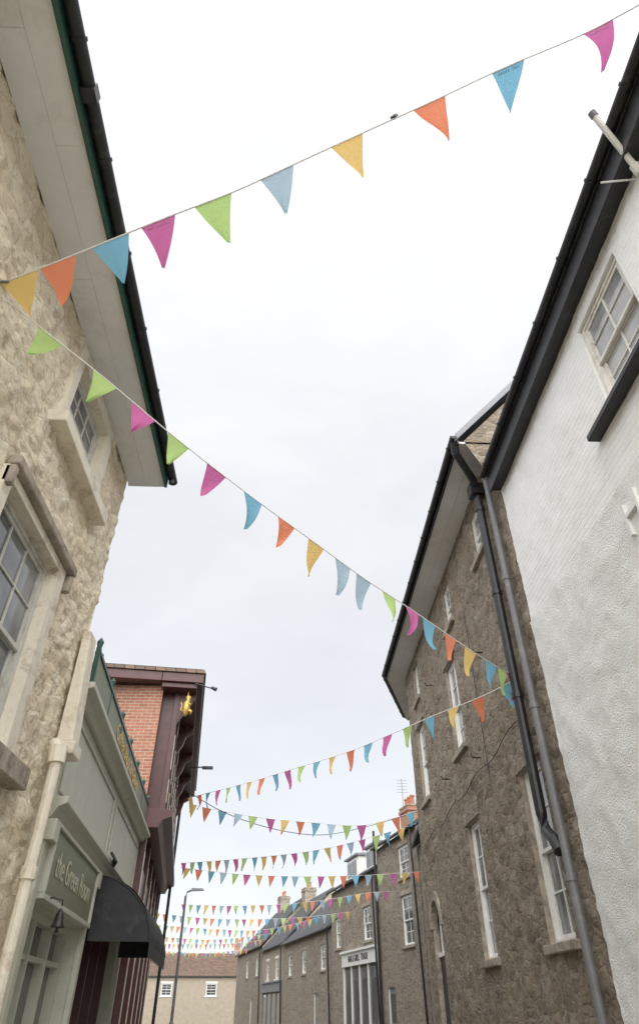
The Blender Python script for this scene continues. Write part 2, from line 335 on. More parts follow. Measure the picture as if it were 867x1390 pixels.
mb=MB(); mb.tube([FL.p(3.1,6.19,.0),FL.p(3.1,6.19,.07),FL.p(3.12,6.24,.08)],.012,0,8); mb.obj('wall_hook',LB,['greypipe'])
# ------------------------------------------------------------ WHITE BUILDING (right)
FR=F((3.2,0),(0,1),(-1,0))
WB=empty('white_rendered_building',(3.2,0,0))
opW=[(3.5,4.53,6.45,7.69)]
wall('painted_brick_wall',WB,FR,.8,7.8,5.6,7.97,opW,'wbrick',.06,.02,lump2,.2,'white')
wall('pebbledash_wall',WB,FR,.8,7.8,0,5.64,[],'pebble',.06,.03,lump2,off=.012)
wall('near_wall',WB,FR,-9,.8,0,7.97,[(-2,-1,6.4,7.6),(-5,-4,6.4,7.6)],'pebble',.5,0)
FRe=F((3.2,7.8),(1,0),(0,1)); wall('end_wall',WB,FRe,0,6,0,7.97,[],'pebble',.5)
mb=MB(); mb.prism(FR,[(-6.2,7.97),(-6.2,8.3),(-3,10.2),(.24,8.27),(.2,8.22),(-.3,7.99)],-9,7.78); mb.obj('roof',WB,['slate'])
mb=MB(); mb.fbox(FR,-9,7.8,7.93,7.975,.0,.149); mb.fbox(FR,-9,7.802,7.9,8.24,.15,.185); mb.obj('black_fascia',WB,['black'],bevel=.006)
gutter(FR,WB,-9,7.82,8.25,.25,.06,'black',.9)
sash(FR,WB,3.5,4.53,6.45,7.69,.04,2,2,'oldwhite','gc')  # light grey reflection put into the pane colour
mb=MB(); mb.fbox(FR,3.3,4.7,6.385,6.446,-.1,.07); mb.obj('window_ledge',WB,['white'],bevel=.01)
mb=MB(); mb.fbox(FR,.9,4.88,6.26,6.33,.0,.14); mb.obj('black_string_course',WB,['black'],bevel=.01)
mb=MB(); mb.tube([(3.2,2.72,7.65),(2.78,2.43,8.41)],.03); mb.tube([(3.16,2.69,7.72),(3.11,2.66,7.81)],.045); mb.tube([(2.81,2.45,8.36),(2.78,2.43,8.41)],.038,1); mb.obj('overflow_pipe',WB,['oldwhite','greypipe'],smooth=False)
mb=MB(); mb.tube([(3.2,2.8,7.83),(2.9,2.88,7.9)],.010); mb.obj('aerial_bracket',WB,['white'])
mb=MB(); mb.fbox(FR,4.6,4.64,5.1,5.42,.0,.05); mb.fbox(FR,4.64,4.85,5.24,5.28,.0,.05);mb.fbox(FR,4.85,4.89,5.05,5.4,.0,.05); mb.obj('wall_letter',WB,['white'])
# ------------------------------------------------------------ STONE BUILDING (right)
SB=empty('rubble_stone_building',(3.2,12,0))
small=[(9.0,9.72,7.75,8.7),(11.75,12.45,7.75,8.7),(15.9,16.6,7.75,8.7)]
mid=[(12.1,13.0,5.4,7.15),(15.9,16.8,5.4,7.15)]
low=[(8.6,9.5,2.2,4.15),(12.0,12.85,2.2,4.15)]
door=[(16.1,17.1,.2,3.45)]
wall('stone_wall',SB,FR,7.8,17.75,0,8.97,small+mid+low+door,'stone',.05,.045,lump2,.2,'lead')
F2=F((3.2,17.75),(.318,1),(-1,.318)); wall('angled_wall',SB,F2,0,3.6,0,8.97,[],'stone',.5)
F2b=F((3.2+1.09,17.75+3.43),(1,0),(0,1)); wall('rear_wall',SB,F2b,0,5,0,8.97,[],'stone',.5)
mb=MB(); mb.quad([(3.2,7.8,7.9),(9.4,7.8,7.9),(9.4,7.8,8.97),(6.3,7.8,12.9),(2.75,7.8,8.99)]); mb.quad([(3.2,7.8,0),(9.4,7.8,0),(9.4,7.8,7.9),(3.2,7.8,7.9)]); mb.obj('gable_wall',SB,['stone'],recalc=False)
mb=MB(); mb.prism(FR,[(.6,8.98),(.6,9.05),(-3.1,13.2),(-6.7,9.05),(-6.7,8.98),(-3.1,13.05)],7.765,17.75); mb.obj('roof',SB,['slate'])
mb=MB(); mb.prism(FR,[(.62,8.93),(.6,9.09),(-3.1,13.24),(-3.1,13.08)],7.74,7.763); mb.obj('bargeboard',SB,['lead2'])
mb=MB(); 
for k in range(2): mb.fbox(FR,7.8,17.75,8.93+.004*k,8.97,.002+k*.272,.27+k*.272)
mb.hexa([(3.2,17.752,8.93),(2.66,17.752,8.93),(3.75,21.2,8.93),(4.3,21.2,8.93),(3.2,17.752,8.97),(2.66,17.752,8.97),(3.75,21.2,8.97),(4.3,21.2,8.97)])
mb.obj('soffit_boards',SB,['soffit'])
mb=MB(); mb.fbox(FR,7.77,17.75,8.9,9.06,.545,.57); mb.obj('fascia',SB,['black'])
gutter(FR,SB,7.72,17.78,9.03,.63,.06,'black',.9)
G2=F((2.57,17.75),(.318,1),(-1,.318)); gutter(G2,SB,0,3.5,9.03,0,.06,'black',.9)
R2=MB(); R2.hexa([(2.6,17.753,8.98),(3.7,21.2,8.98),(9.9,21.2,8.98),(9.9,17.753,8.98),(2.6,17.753,9.05),(3.7,21.2,9.05),(6.5,21.2,12.4),(6.3,17.753,13.2)]); R2.obj('angled_roof',SB,['slate'])
for a,b,c,e in small: sash(FR,SB,a,b,c,e,.07,2,2,'white','gc')
for a,b,c,e in mid+low: sash(FR,SB,a,b,c,e,.07,2,2,'white','gc' if c>5 else 'gm')
mb=MB()
for a,b,c,e in mid+low+small: mb.fbox(FR,a-.1,b+.1,c-.1,c-.004,-.1,.07)
mb.obj('window_sills',SB,['lead'],bevel=.01)
mb=MB()
for a,b,c,e in mid+low:
    n=9
    for k in range(n):
        x0=a-.12+(b-a+.24)*k/n; x1=a-.12+(b-a+.24)*(k+1)/n-.012; rise=.07*math.sin(math.pi*(k+.5)/n)
        mb.hexa([FR.p(x0,e+.004,-.02),FR.p(x1,e+.004,-.02),FR.p(x1,e+.004,.03),FR.p(x0,e+.004,.03),FR.p(x0,e+.2+rise,-.02),FR.p(x1,e+.2+rise,-.02),FR.p(x1,e+.2+rise,.03),FR.p(x0,e+.2+rise,.03)])
mb.obj('stone_lintels',SB,['stone2'],bevel=.008)
mb=MB(); mb.fbox(FR,16.103,17.097,.203,2.45,-.16,-.1,0); mb.fbox(FR,16.103,17.097,2.45,2.52,-.16,-.06,1)
n=10
for k in range(n):
    a0=math.pi*k/n;a1=math.pi*(k+1)/n
    c0=(16.6+.49*math.cos(a0),2.95+.49*math.sin(a0));c1=(16.6+.49*math.cos(a1),2.95+.49*math.sin(a1))
    o0=(16.6+.66*math.cos(a0),2.95+.66*math.sin(a0));o1=(16.6+.66*math.cos(a1),2.95+.66*math.sin(a1))
    mb.hexa([FR.p(c0[0],c0[1],-.1),FR.p(c1[0],c1[1],-.1),FR.p(o1[0],o1[1],-.1),FR.p(o0[0],o0[1],-.1),FR.p(c0[0],c0[1],.04),FR.p(c1[0],c1[1],.04),FR.p(o1[0],o1[1],.04),FR.p(o0[0],o0[1],.04)],2)
mb.fbox(FR,16.103,17.097,2.52,3.447,-.16,-.12,3)
for k in range(1,3): mb.fbox(FR,16.1+k/3-.02,16.1+k/3+.02,2.52,3.445,-.12,-.09,1)
mb.obj('arched_door',SB,['black','white','lead','gd'])
mb=MB(); mb.tube([FR.p(7.85,9.0,.6),FR.p(7.95,8.85,.58),FR.p(8.4,8.62,.2),FR.p(8.55,8.5,.13),FR.p(8.55,3.45,.13),FR.p(8.5,3.25,.13),FR.p(8.3,3.12,.13),FR.p(8.2,2.98,.13)],.068,0,12); collars(mb,FR.p(8.55,8.4,.13),FR.p(8.55,3.6,.13),.068,1.6)
mb.fbox(FR,8.44,8.66,8.40,8.62,.03,.26)
mb.obj('black_downpipe',SB,['black'])
mb=MB(); mb.tube([FR.p(8.1,8.75,.1),FR.p(8.1,.1,.1)],.05,0,12); collars(mb,FR.p(8.1,8.7,.1),FR.p(8.1,.3,.1),.05,1.9); mb.obj('grey_downpipe',SB,['greypipe'])
mb=MB(); mb.tube([FR.p(8.9+.3*k,4.72+.05*math.sin(k*.9)-.02*k*.3,.045) for k in range(28)],.008,0,6); mb.tube([FR.p(10.8,4.4,.04),FR.p(10.8,7.4,.04)],.007,0,6)
for (a,z) in ((10.2,6.3),(13.8,5.2),(14.4,7.4),(11.3,4.9)): mb.tube([FR.p(a,z,0),FR.p(a,z,.14),FR.p(a,z+.06,.16)],.012,0,6)
mb.obj('wall_cable_and_hooks',SB,['black'])
# ------------------------------------------------------------ GREEN SHOP
tC=(-.087,1); FC=F((-2.5,7.26),tC,(1,.087))
SH=empty('green_shopfront_building',(-2.7,11,0))
wall('upper_wall',SH,FC,.02,8.45,3.1,4.42,[],'sage',.5)
wall('lower_wall',SH,FC,.02,8.45,0,3.1,[(.4,3.3,.7,2.42),(3.5,7.6,.2,2.9)],'sage',.5,0,None,.3)
mb=MB(); mb.hexa([FC.p(0,4.3,-.01),FC.p(8.45,4.3,-.01),FC.p(8.45,4.3,-7),FC.p(0,4.3,-7),FC.p(0,4.38,-.01),FC.p(8.45,4.38,-.01),FC.p(8.45,4.38,-7),FC.p(0,4.38,-7)]); mb.obj('flat_roof',SH,['lead2'])
mb=MB(); mb.prism(FC,[(.002,4.36),(.06,4.36),(.1,4.42),(.2,4.46),(.2,4.52),(.002,4.52)],.02,8.5); mb.prism(FC,[(.002,3.1),(.06,3.1),(.12,3.2),(.2,3.24),(.2,3.3),(.002,3.3)],.02,8.5)
for k in range(2):
    a=.35+k*4.1; b=a+3.8
    for q in ((a,b,4.2,4.23),(a,b,3.42,3.45),(a,a+.03,3.452,4.198),(b-.03,b,3.452,4.198)): mb.fbox(FC,*q,.001,.025)
mb.obj('cornices_and_panels',SH,['sage'],bevel=.006)
mb=MB(); mb.fbox(FC,.3,3.25,2.48,3.06,.02,.1); mb.obj('name_board',SH,['signgreen'],bevel=.006)
mb=MB(); mb.fbox(FC,.24,3.31,3.062,3.098,.001,.13); mb.fbox(FC,.24,3.31,2.43,2.478,.001,.13); mb.fbox(FC,.24,.298,2.48,3.06,.001,.13); mb.fbox(FC,3.252,3.31,2.48,3.06,.001,.13); mb.obj('name_board_frame',SH,['sage'],bevel=.005)
def text(parent,s,F_,a,z,d,size,mat,flip=False,name='lettering',ex=.006):
    c=bpy.data.curves.new(name,'FONT'); c.body=s; c.size=size; c.extrude=ex; c.align_x='CENTER'; c.align_y='CENTER'
    o=bpy.data.objects.new(name,c); scene.collection.objects.link(o); c.materials.append(MT[mat])
    x=F_.t*(-1 if flip else 1); zz=Vector((0,0,1)); n=x.cross(zz); p=F_.p(a,z,d)
    M=Matrix(((x.x,zz.x,n.x,p.x),(x.y,zz.y,n.y,p.y),(x.z,zz.z,n.z,p.z),(0,0,0,1)))
    o.parent=parent; o.matrix_parent_inverse=Matrix.Translation(-parent.location); o.matrix_basis=M; return o
text(SH,'the Green Room',FC,1.78,2.77,.107,.34,'palegreen',ex=.003)
mb=MB(); mb.fbox(FC,.4,8.2,4.622,5.018,.05,.09,0)
for a in [.4+k*1.3 for k in range(7)]: mb.fbox(FC,a-.03,a+.03,4.5,5.1,.04,.1,1); mb.tube([FC.p(a,5.1,.07),FC.p(a,5.18,.07),FC.p(a,5.24,.07)],[.03,.045,.005],1,8)
mb.fbox(FC,.4,8.2,5.02,5.06,.03,.11,1); mb.fbox(FC,.4,8.2,4.58,4.62,.03,.11,1)
for k in range(24): mb.tube([FC.p(.6+k*.32,5.06,.07),FC.p(.6+k*.32+.08,5.14,.07),FC.p(.6+k*.32+.16,5.06,.07)],.012,1,6)
mb.obj('roof_sign_board',SH,['signgreen','dgreen'])
text(SH,'Coffee Shop  &  Gallery',FC,4.3,4.82,.097,.34,'gold')
mb=MB(); mb.fbox(FC,.403,3.297,.703,2.417,-.3,-.26,1)
for a in (.403,1.35,2.3,3.237): mb.fbox(FC,a,a+.06,.78,2.34,-.26,-.14,0)
mb.fbox(FC,.463,3.237,2.0,2.05,-.26,-.16,0); mb.fbox(FC,.403,3.297,.703,.78,-.26,-.12,0); mb.fbox(FC,.403,3.297,2.34,2.417,-.26,-.13,0)
mb.fbox(FC,3.503,7.597,.203,2.897,-.3,-.27,1)
for a in (3.503,4.5,5.5,6.5,7.537): mb.fbox(FC,a,a+.06,.203,2.897,-.27,-.15,2)
mb.fbox(FC,3.503,7.597,.6,.66,-.265,-.16,2)
mb.obj('shop_windows',SH,['sage','gd','maroon'])
mb=MB()
for a in (.05,3.32,7.7): mb.fbox(FC,a,a+.16,.3,2.9,.001,.07); mb.fbox(FC,a-.03,a+.19,2.9,3.09,.001,.14); mb.fbox(FC,a-.03,a+.19,0,.3,.001,.1)
mb.obj('pilasters',SH,['sage'],bevel=.006)
mb=MB(); A0,A1=3.75,7.5; n=8
def arc(k,j=0): w=math.pi/2*k/n; sag=.02*math.sin(math.pi*k/n); return (.05+.85*math.sin(w)-sag, 2.32+.78*math.cos(w)-sag)
ribs=7; sub=4
for j in range(ribs*sub):
    for k in range(n):
        def P(jj,kk):
            w=math.pi/2*kk/n; fr=(jj%sub)/sub; sg=.035*math.sin(math.pi*fr)*math.sin(w*1.0+.3)
            return FC.p(A0+(A1-A0)*jj/(ribs*sub),2.32+.78*math.cos(w)*(1-sg),.05+.85*math.sin(w)*(1-sg))
        mb.quad([P(j,k),P(j+1,k),P(j+1,k+1),P(j,k+1)])
for e in (A0,A1):
    for k in range(n): mb.quad([FC.p(e,2.32,.05),FC.p(e,arc(k)[1],arc(k)[0]),FC.p(e,arc(k+1)[1],arc(k+1)[0])])
for j in range(15):
    a=A0+(A1-A0)*j/15; b=A0+(A1-A0)*(j+1)/15; mb.quad([FC.p(a,2.32,.9),FC.p(b,2.32,.9),FC.p(b,2.16,.905),FC.p((a+b)/2,2.12,.905),FC.p(a,2.16,.905)])
for j in range(ribs+1):
    s_=A0+(A1-A0)*j/ribs; mb.tube([FC.p(s_,arc(k)[1],arc(k)[0]) for k in range(n+1)],.012,0,6)
mb.obj('awning',SH,['awning'],recalc=False)
mb=MB()
for k in range(4): mb.tube([FC.p(3.5+.1*k,3.36,.2),FC.p(3.5+.1*k+.02,3.28,.26),FC.p(3.5+.1*k+.04,3.22,.22)],.02,0,6)
mb.obj('fascia_spot_lamps',SH,['black'])
HL=empty('hanging_bell',tuple(FC.p(.6,2.3,.3)))
mb=MB(); b0=FC.p(.55,2.33,.26)
mb.tube([FC.p(.55,2.44,.0),FC.p(.55,2.47,.16),FC.p(.55,2.45,.26),FC.p(.55,2.4,.26)],.008,0,8)
mb.tube([b0+Vector((0,0,.05)),b0+Vector((0,0,.03)),b0,b0-Vector((0,0,.06)),b0-Vector((0,0,.1)),b0-Vector((0,0,.11))],[.008,.025,.038,.048,.068,.07],0,14)
mb.tube([b0-Vector((0,0,.11)),b0-Vector((0,0,.15))],[.012,.018],0,8)
mb.obj('bell',HL,['black'],smooth=True)
# ------------------------------------------------------------ BRICK BUILDING
FD=F((-3.24,15.7),(-.13,1),(1,.13)); FDs=F((-3.24,15.7),(-1,0),(0,-1))
BB=empty('red_brick_building',(-3.5,20,0))
wall('brick_side_wall',BB,FDs,0,7,0,7.8,[],'redbrick',.5)
wall('brick_front_wall',BB,FD,0,10.8,0,7.8,[],'redbrick',.5)
FDb=F((-3.24-1.39,15.7+10.7),(-1,0),(0,1)); wall('rear_wall',BB,FDb,0,6,0,7.8,[],'redbrick',.5)
def ph(F_,z): return [F_.p(-.35,z,1.0),F_.p(11,z,1.0),F_.p(11,z,-6.5),F_.p(-.35,z,-6.5)]
mb=MB(); a=ph(FD,8.05); b=[FD.p(-.3,8.16,.95),FD.p(10.95,8.16,.95),FD.p(10.95,8.16,-6.4),FD.p(-.3,8.16,-6.4)]; mb.hexa(a+b)
c=[FD.p(-.3,8.165,.9),FD.p(10.95,8.165,.9),FD.p(10.95,8.165,-6.4),FD.p(-.3,8.165,-6.4),FD.p(3,9.0,-2.6),FD.p(8,9.0,-2.6),FD.p(8,9.0,-3),FD.p(3,9.0,-3)]; mb.hexa(c)
mb.obj('roof',BB,['tile'])
mb=MB(); mb.fbox(FD,-.3,10.95,7.82,8.045,-.05,.96); mb.fbox(FD,-.3,-.02,7.82,8.045,-6.4,-.06); mb.fbox(FD,-.22,10.9,7.7,7.818,-.04,.82); mb.obj('eaves_box',BB,['maroon'],bevel=.01)
mb=MB(); mb.fbox(FD,.25,10.4,5.05,7.698,.001,.3)
for k in range(9):
    a=.25+k*1.25; mb.fbox(FD,a-.09,a+.09,5.03,7.695,.3,.42)
    if k%2==0: mb.prism(FD,[(.3,7.697),(.8,7.697),(.8,7.55),(.62,7.45),(.55,7.2),(.42,7.0),(.3,6.95)],a-.08,a+.08)
for z in (5.06,5.75,6.9): mb.fbox(FD,.25,10.4,z,z+.09,.3,.37)
mb.prism(FD,[(.001,4.65),(.35,4.65),(.42,4.8),(.62,4.88),(.62,5.02),(.001,5.02)],.0,10.7)
mb.obj('timber_bay_front',BB,['maroon'],bevel=.006)
mb=MB()
for k in range(8):
    a=.25+k*1.25
    mb.quad([FD.p(a+.14,5.86,.315),FD.p(a+1.11,5.86,.315),FD.p(a+1.11,6.88,.315),FD.p(a+.14,6.88,.315)])
mb.obj('bay_glass',BB,['gd'],recalc=False)
mb=MB()
for k in range(9):
    a=.25+k*1.25; mb.fbox(FD,a-.05,a+.05,5.9,6.7,.42,.44); mb.fbox(FD,a-.05,a+.05,7.05,7.5,.42,.435) if k%2 else None; mb.fbox(FD,a-.05,a+.05,5.2,5.7,.42,.44)
for k in range(8):
    a=.25+k*1.25; mb.fbox(FD,a+.2,a+1.05,5.2,5.68,.3,.32); mb.fbox(FD,a+.2,a+1.05,7.05,7.55,.3,.32); mb.fbox(FD,a+.6,a+.66,5.86,6.88,.3,.345)
mb.obj('cream_carved_panels',BB,['creamtrim'],bevel=.01)
# gilded figure: body, head, haunch, tail on a bracket
mb=MB(); c0=FD.p(-.12,7.3,.62)
mb.tube([c0+Vector((-.02,0,-.26)),c0+Vector((0,0,-.2)),c0+Vector((.01,0,-.08)),c0+Vector((.0,0,.06)),c0+Vector((.03,0,.13)),c0+Vector((.02,0,.2)),c0+Vector((.0,0,.26))],[.02,.06,.09,.075,.045,.07,.02],0,12)
mb.tube([c0+Vector((.05,-.03,.04)),c0+Vector((.12,-.05,.0)),c0+Vector((.13,-.05,.06))],[.035,.028,.012],0,8)
mb.tube([c0+Vector((.05,-.02,-.12)),c0+Vector((.13,-.04,-.15)),c0+Vector((.12,-.04,-.24))],[.045,.035,.015],0,8)
mb.tube([c0+Vector((-.05,0,-.16)),c0+Vector((-.13,0,-.1)),c0+Vector((-.11,0,.02)),c0+Vector((-.15,0,.08))],[.02,.018,.016,.022],0,8)
mb.tube([c0+Vector((0,0,.24)),c0+Vector((0.0,0.1,.42))],.015)
mb.obj('gilded_figure',BB,['gold'],smooth=True)
mb=MB(); mb.tube([(-2.45,15.5,7.8),(-2.15,15.42,7.68),(-1.98,15.4,7.63)],.014,0,6); mb.tube([(-2.02,15.4,7.66),(-1.9,15.38,7.6)],[.035,.05],0,8)
mb.tube([(-3.3,22,7.6),(-2.9,22,7.62)],.02,0,6); mb.fbox(F((-2.9,22),(1,0),(0,-1)),0,.34,7.56,7.64,-.05,.05); mb.obj('security_lamps',BB,['black'])
mb=MB()
for k in range(6):
    a=.15+k*2.1; mb.fbox(FD,a-.13,a+.13,0,4.648,.001,.14,0); mb.fbox(FD,a-.06,a+.06,1.0,4.2,.14,.155,1)
mb.fbox(FD,0,10.7,3.5,4.0,.001,.1,0)
for k in range(5):
    a=.3+k*2.1; mb.fbox(FD,a,a+1.78,.6,3.4,.001,.03,2)
mb.obj('ground_floor_shopfront',BB,['maroon','creamtrim','gd'])
mb=MB(); mb.tube([FD.p(10.5,7.7,.5),FD.p(10.5,0,.5)],.05); mb.obj('downpipe',BB,['black'])
# ------------------------------------------------------------ generic row houses
def chimney(parent,F_,s,d,z0,z1,w=.7,dep=.5,mat='redbrick',pots=3):
    mb=MB(); mb.fbox(F_,s-w/2,s+w/2,z0,z1,d-dep/2,d+dep/2,0); mb.fbox(F_,s-w/2-.05,s+w/2+.05,z1-.2,z1-.08,d-dep/2-.05,d+dep/2+.05,0); mb.fbox(F_,s-w/2-.03,s+w/2+.03,z1,z1+.06,d-dep/2-.03,d+dep/2+.03,2)
    for k in range(pots):
        p=F_.p(s-w/2+w*(k+.5)/pots,z1+.06,d); mb.tube([p,p+Vector((0,0,.3)),p+Vector((0,0,.34)),p+Vector((0,0,.4))],[.1,.085,.11,.11],1,10)
    mb.obj('chimney_stack',parent,[mat,'pot','lead'])
def house(name,F_,s0,s1,dep,ze,zr,wm,rm,wins,fr='white',doors=(),shop=None,gut='black',sz=2.5):
    P=empty(name,tuple(F_.p((s0+s1)/2,0,0)))
    ops=list(wins)+[(a,b,.15,2.25) for a,b in doors]
    wall('front_wall',P,F_,s0,s1,0,ze,ops,wm,1.0,0,None,.2)
    for sx,nm in ((s0,'side_wall'),(s1,'far_side_wall')):
        mb=MB(); mb.quad([F_.p(sx,0,0),F_.p(sx,0,-dep),F_.p(sx,ze,-dep),F_.p(sx,zr-.05,-dep/2),F_.p(sx,ze,0)]); mb.obj(nm,P,[wm],recalc=False)
    mb=MB(); mb.quad([F_.p(s0,0,-dep),F_.p(s1,0,-dep),F_.p(s1,ze,-dep),F_.p(s0,ze,-dep)]); mb.obj('back_wall',P,[wm],recalc=False)
    mb=MB(); mb.prism(F_,[(.18,ze-.02),(.2,ze+.08),(-dep/2,zr+.1),(-dep-.2,ze+.08),(-dep-.18,ze-.02),(-dep/2,zr-.02)],s0-.05,s1+.04); mb.obj('roof',P,[rm])
    mb=MB(); mb.tube([F_.p(s0,ze+.0,.24),F_.p(s1,ze+.0,.24)],.055,0,8); mb.tube([F_.p(s0+.15,ze,.2),F_.p(s0+.15,.1,.08)],.04,0,8); mb.obj('gutter_and_downpipe',P,[gut])
    for a,b,c,e in wins:
        sash(F_,P,a,b,c,e,.05,2,2,fr,'gd',bevel=0)
    mb=MB()
    for a,b,c,e in wins: mb.fbox(F_,a-.08,b+.08,c-.09,c-.004,-.05,.07); mb.fbox(F_,a-.08,b+.08,e+.004,e+.16,-.02,.025)
    mb.obj('sills_and_lintels',P,['lead' if wm.startswith('stone') else 'white'])
    for a,b in doors:
        a+=.003;b-=.003
        mb=MB(); mb.fbox(F_,a,b,.153,2.247,-.12,-.07,0); mb.fbox(F_,a,a+.07,.153,2.247,-.069,-.03,1); mb.fbox(F_,b-.07,b,.153,2.247,-.069,-.03,1); mb.fbox(F_,a+.15,b-.15,.4,1.0,-.07,-.055,0); mb.fbox(F_,a+.15,b-.15,1.2,2.05,-.07,-.06,2); mb.obj('front_door',P,['lead2','white','gd'])
    if shop:
        mb=MB(); a,b,cc=shop; mb.fbox(F_,a,b,sz,sz+.5,.01,.16,0); mb.fbox(F_,a,b,sz+.5,sz+.58,.01,.26,0); mb.fbox(F_,a+.2,b-.2,.6,sz-.1,.01,.04,1)
        k=a
        while k<=b-.1: mb.fbox(F_,k,k+.1,0,sz,.01,.1,0); k+=(b-a-.1)/4
        mb.fbox(F_,a,b,.0,.6,.01,.08,0); mb.obj('shopfront',P,[cc,'gd'])
    return P
tE=(-.2,1); FE=F((4.9,28),tE,(-1,-.2)); k_=1.0198
def sy(y): return (y-28)*k_
E1=house('stone_terrace_house',FE,sy(28),sy(33),6,7.15,9.0,'stone2','slate',[(sy(29.0),sy(30.2),3.45,5.05),(sy(29.0),sy(30.2),5.65,6.75)],doors=[(sy(31.5),sy(32.4))])
chimney(E1,FE,sy(31.2),-1.1,7.5,8.55,1.1,.6,'redbrick',3)
mb=MB(); mb.tube([FE.p(sy(32.9),7.9,.12),FE.p(sy(32.9),.1,.12)],.055); mb.obj('soil_pipe',E1,['black'])
mb=MB(); a0=FE.p(sy(32),8.4,-1.1); mb.tube([a0,a0+Vector((0,0,1.6))],.015); 
for k in range(5): mb.tube([a0+Vector((-.25,0,1.0+k*.13)),a0+Vector((.25,0,1.0+k*.13))],.008,0,5)
mb.obj('tv_aerial',E1,['greypipe'])
E2=house('dormer_stone_house',FE,sy(33.1),sy(41),6,6.4,8.1,'stone2','slate',[(sy(34.2),sy(35.4),3.95,5.2),(sy(39.3),sy(40.2),3.95,5.2)],shop=(sy(33.3),sy(38.6),'white'),sz=3.12)
text(E2,'BAR & GRILL  TRADE',FE,sy(35.9),3.37,.17,.34,'black',flip=True)
for (a,b) in ((33.5,35.3),(36.6,38.6)):
    mb=MB(); A,B=sy(a),sy(b)
    mb.fbox(FE,A,B,6.5,7.548,-1.6,-.25,0); mb.prism(FE,[(-.1,7.55),(-.1,7.63),(-1.8,7.7),(-1.8,7.55)],A-.12,B+.12,1)
    mb.fbox(FE,A+.12,B-.12,6.68,7.45,-.25,-.2,0); mb.fbox(FE,A+.2,(A+B)/2-.04,6.75,7.38,-.2,-.19,2); mb.fbox(FE,(A+B)/2+.04,B-.2,6.75,7.38,-.2,-.19,2)
    mb.obj('dormer_window',E2,['white','lead2','gd'])
E3=house('slate_roofed_cottage',FE,sy(41.1),sy(53.5),6,4.9,7.4,'stone2','slate',[(sy(42.4),sy(43.5),3.2,4.3),(sy(47),sy(48.1),3.2,4.3),(sy(51),sy(52.1),3.2,4.3)],doors=[(sy(44),sy(45))])
chimney(E3,FE,sy(42.9),-2.2,6.2,7.7,1.5,.7,'redbrick',4)
E4=house('gabled_end_house',FE,sy(53.7),sy(62),7,5.0,8.3,'brown','slate',[(sy(55.5),sy(56.6),3.2,4.3),(sy(59),sy(60.1),3.2,4.3)],shop=(sy(54),sy(61),'lead2'))
E5=house('tall_terrace_house',FE,sy(62.2),sy(76),7,5.4,8.8,'stone2','slate',[(sy(64),sy(65.2),3.6,4.8),(sy(69),sy(70.2),3.6,4.8)],doors=[(sy(66),sy(67))])
chimney(E4,FE,sy(61.5),-3.5,7.8,9.2,1.4,.9,'stone2',3)
chimney(E5,FE,sy(72),-3.5,8.4,9.8,1.4,.9,'stone2',3)
R0=house('recessed_stone_house',F((4.35,21.3),(.09,1),(-1,.09)),0,6.6,6,6.4,8.4,'stone2','slate',[(1.2,2.2,3.6,4.9),(4,5,3.6,4.9)],doors=[(2.8,3.7)])
FT=F((-4.66,26.6),(-.2,1),(1,.2)); 
L3=house('terrace_house',FT,0,12,6,6.9,8.8,'brown','slate',[(1+3*k,2.1+3*k,4,5.4) for k in range(4)],shop=(.4,8,'dgreen'))
L4=house('pale_terrace_house',FT,12.2,30,6,6.2,8.2,'render','slate',[(13.5+3.2*k,14.7+3.2*k,3.8,5.1) for k in range(5)],shop=(13,19,'maroon'))
L5=house('corner_terrace_house',FT,30.2,52,6,6,8.0,'stone2','slate',[(32+3.2*k,33.2+3.2*k,3.6,4.9) for k in range(6)])
chimney(L3,FT,11.8,-3,8,9.4); chimney(L4,FT,29,-3,7.6,9.0)
FX=F((-26,92),(1,0),(0,-1)); X1=house('cottage_row',FX,0,30,7,4.4,6.6,'brown','tile',[(2+5*k,3.2+5*k,2.7,3.8) for k in range(6)])
chimney(X1,FX,8,-3.5,6.0,7.6); chimney(X1,FX,20,-3.5,6.0,7.6)
# ------------------------------------------------------------ ground
mb=MB(); mb.quad([(-600,-600,-.006),(600,-600,-.006),(600,900,-.006),(-600,900,-.006)]); mb.obj('ground',None,['ground'],recalc=False)
LP=[(-2.5,-12),(-2.5,7.26),(-3.24,15.7),(-4.66,26.5),(-14.6,77),(-15.5,91)]
RP=[(3.2,-12),(3.2,17.75),(4.3,21.2),(4.9,28),(-4.7,76),(-5.5,91)]
def at(P,y):
    for (a,b) in zip(P,P[1:]):
        if a[1]<=y<=b[1]: return a[0]+(b[0]-a[0])*(y-a[1])/(b[1]-a[1])
    return P[-1][0] if y>P[-1][1] else P[0][0]
ys=[-12+k*2 for k in range(52)]
def ribbon(name,fa,fb,z,mat,h=0):
    mb=MB()
    for a,b in zip(ys,ys[1:]):
        if h: mb.hexa([(fa(a),a,0),(fb(a),a,0),(fb(b),b,0),(fa(b),b,0),(fa(a),a,z),(fb(a),a,z),(fb(b),b,z),(fa(b),b,z)])
        else: mb.quad([(fa(a),a,z),(fb(a),a,z),(fb(b),b,z),(fa(b),b,z)])
    return mb.obj(name,None,[mat],recalc=bool(h))
Lk=lambda y:at(LP,y)+1.25; Rk=lambda y:at(RP,y)-1.15
ribbon('road',Lk,Rk,.0,'asphalt')
ribbon('pavement',lambda y:at(LP,y)-.3,lambda y:Lk(y)-.123,.12,'paving',1); ribbon('pavement',lambda y:Rk(y)+.123,lambda y:at(RP,y)+.3,.12,'paving',1)
ribbon('kerb',lambda y:Lk(y)-.12,Lk,.125,'kerb',1); ribbon('kerb',Rk,lambda y:Rk(y)+.12,.125,'kerb',1)
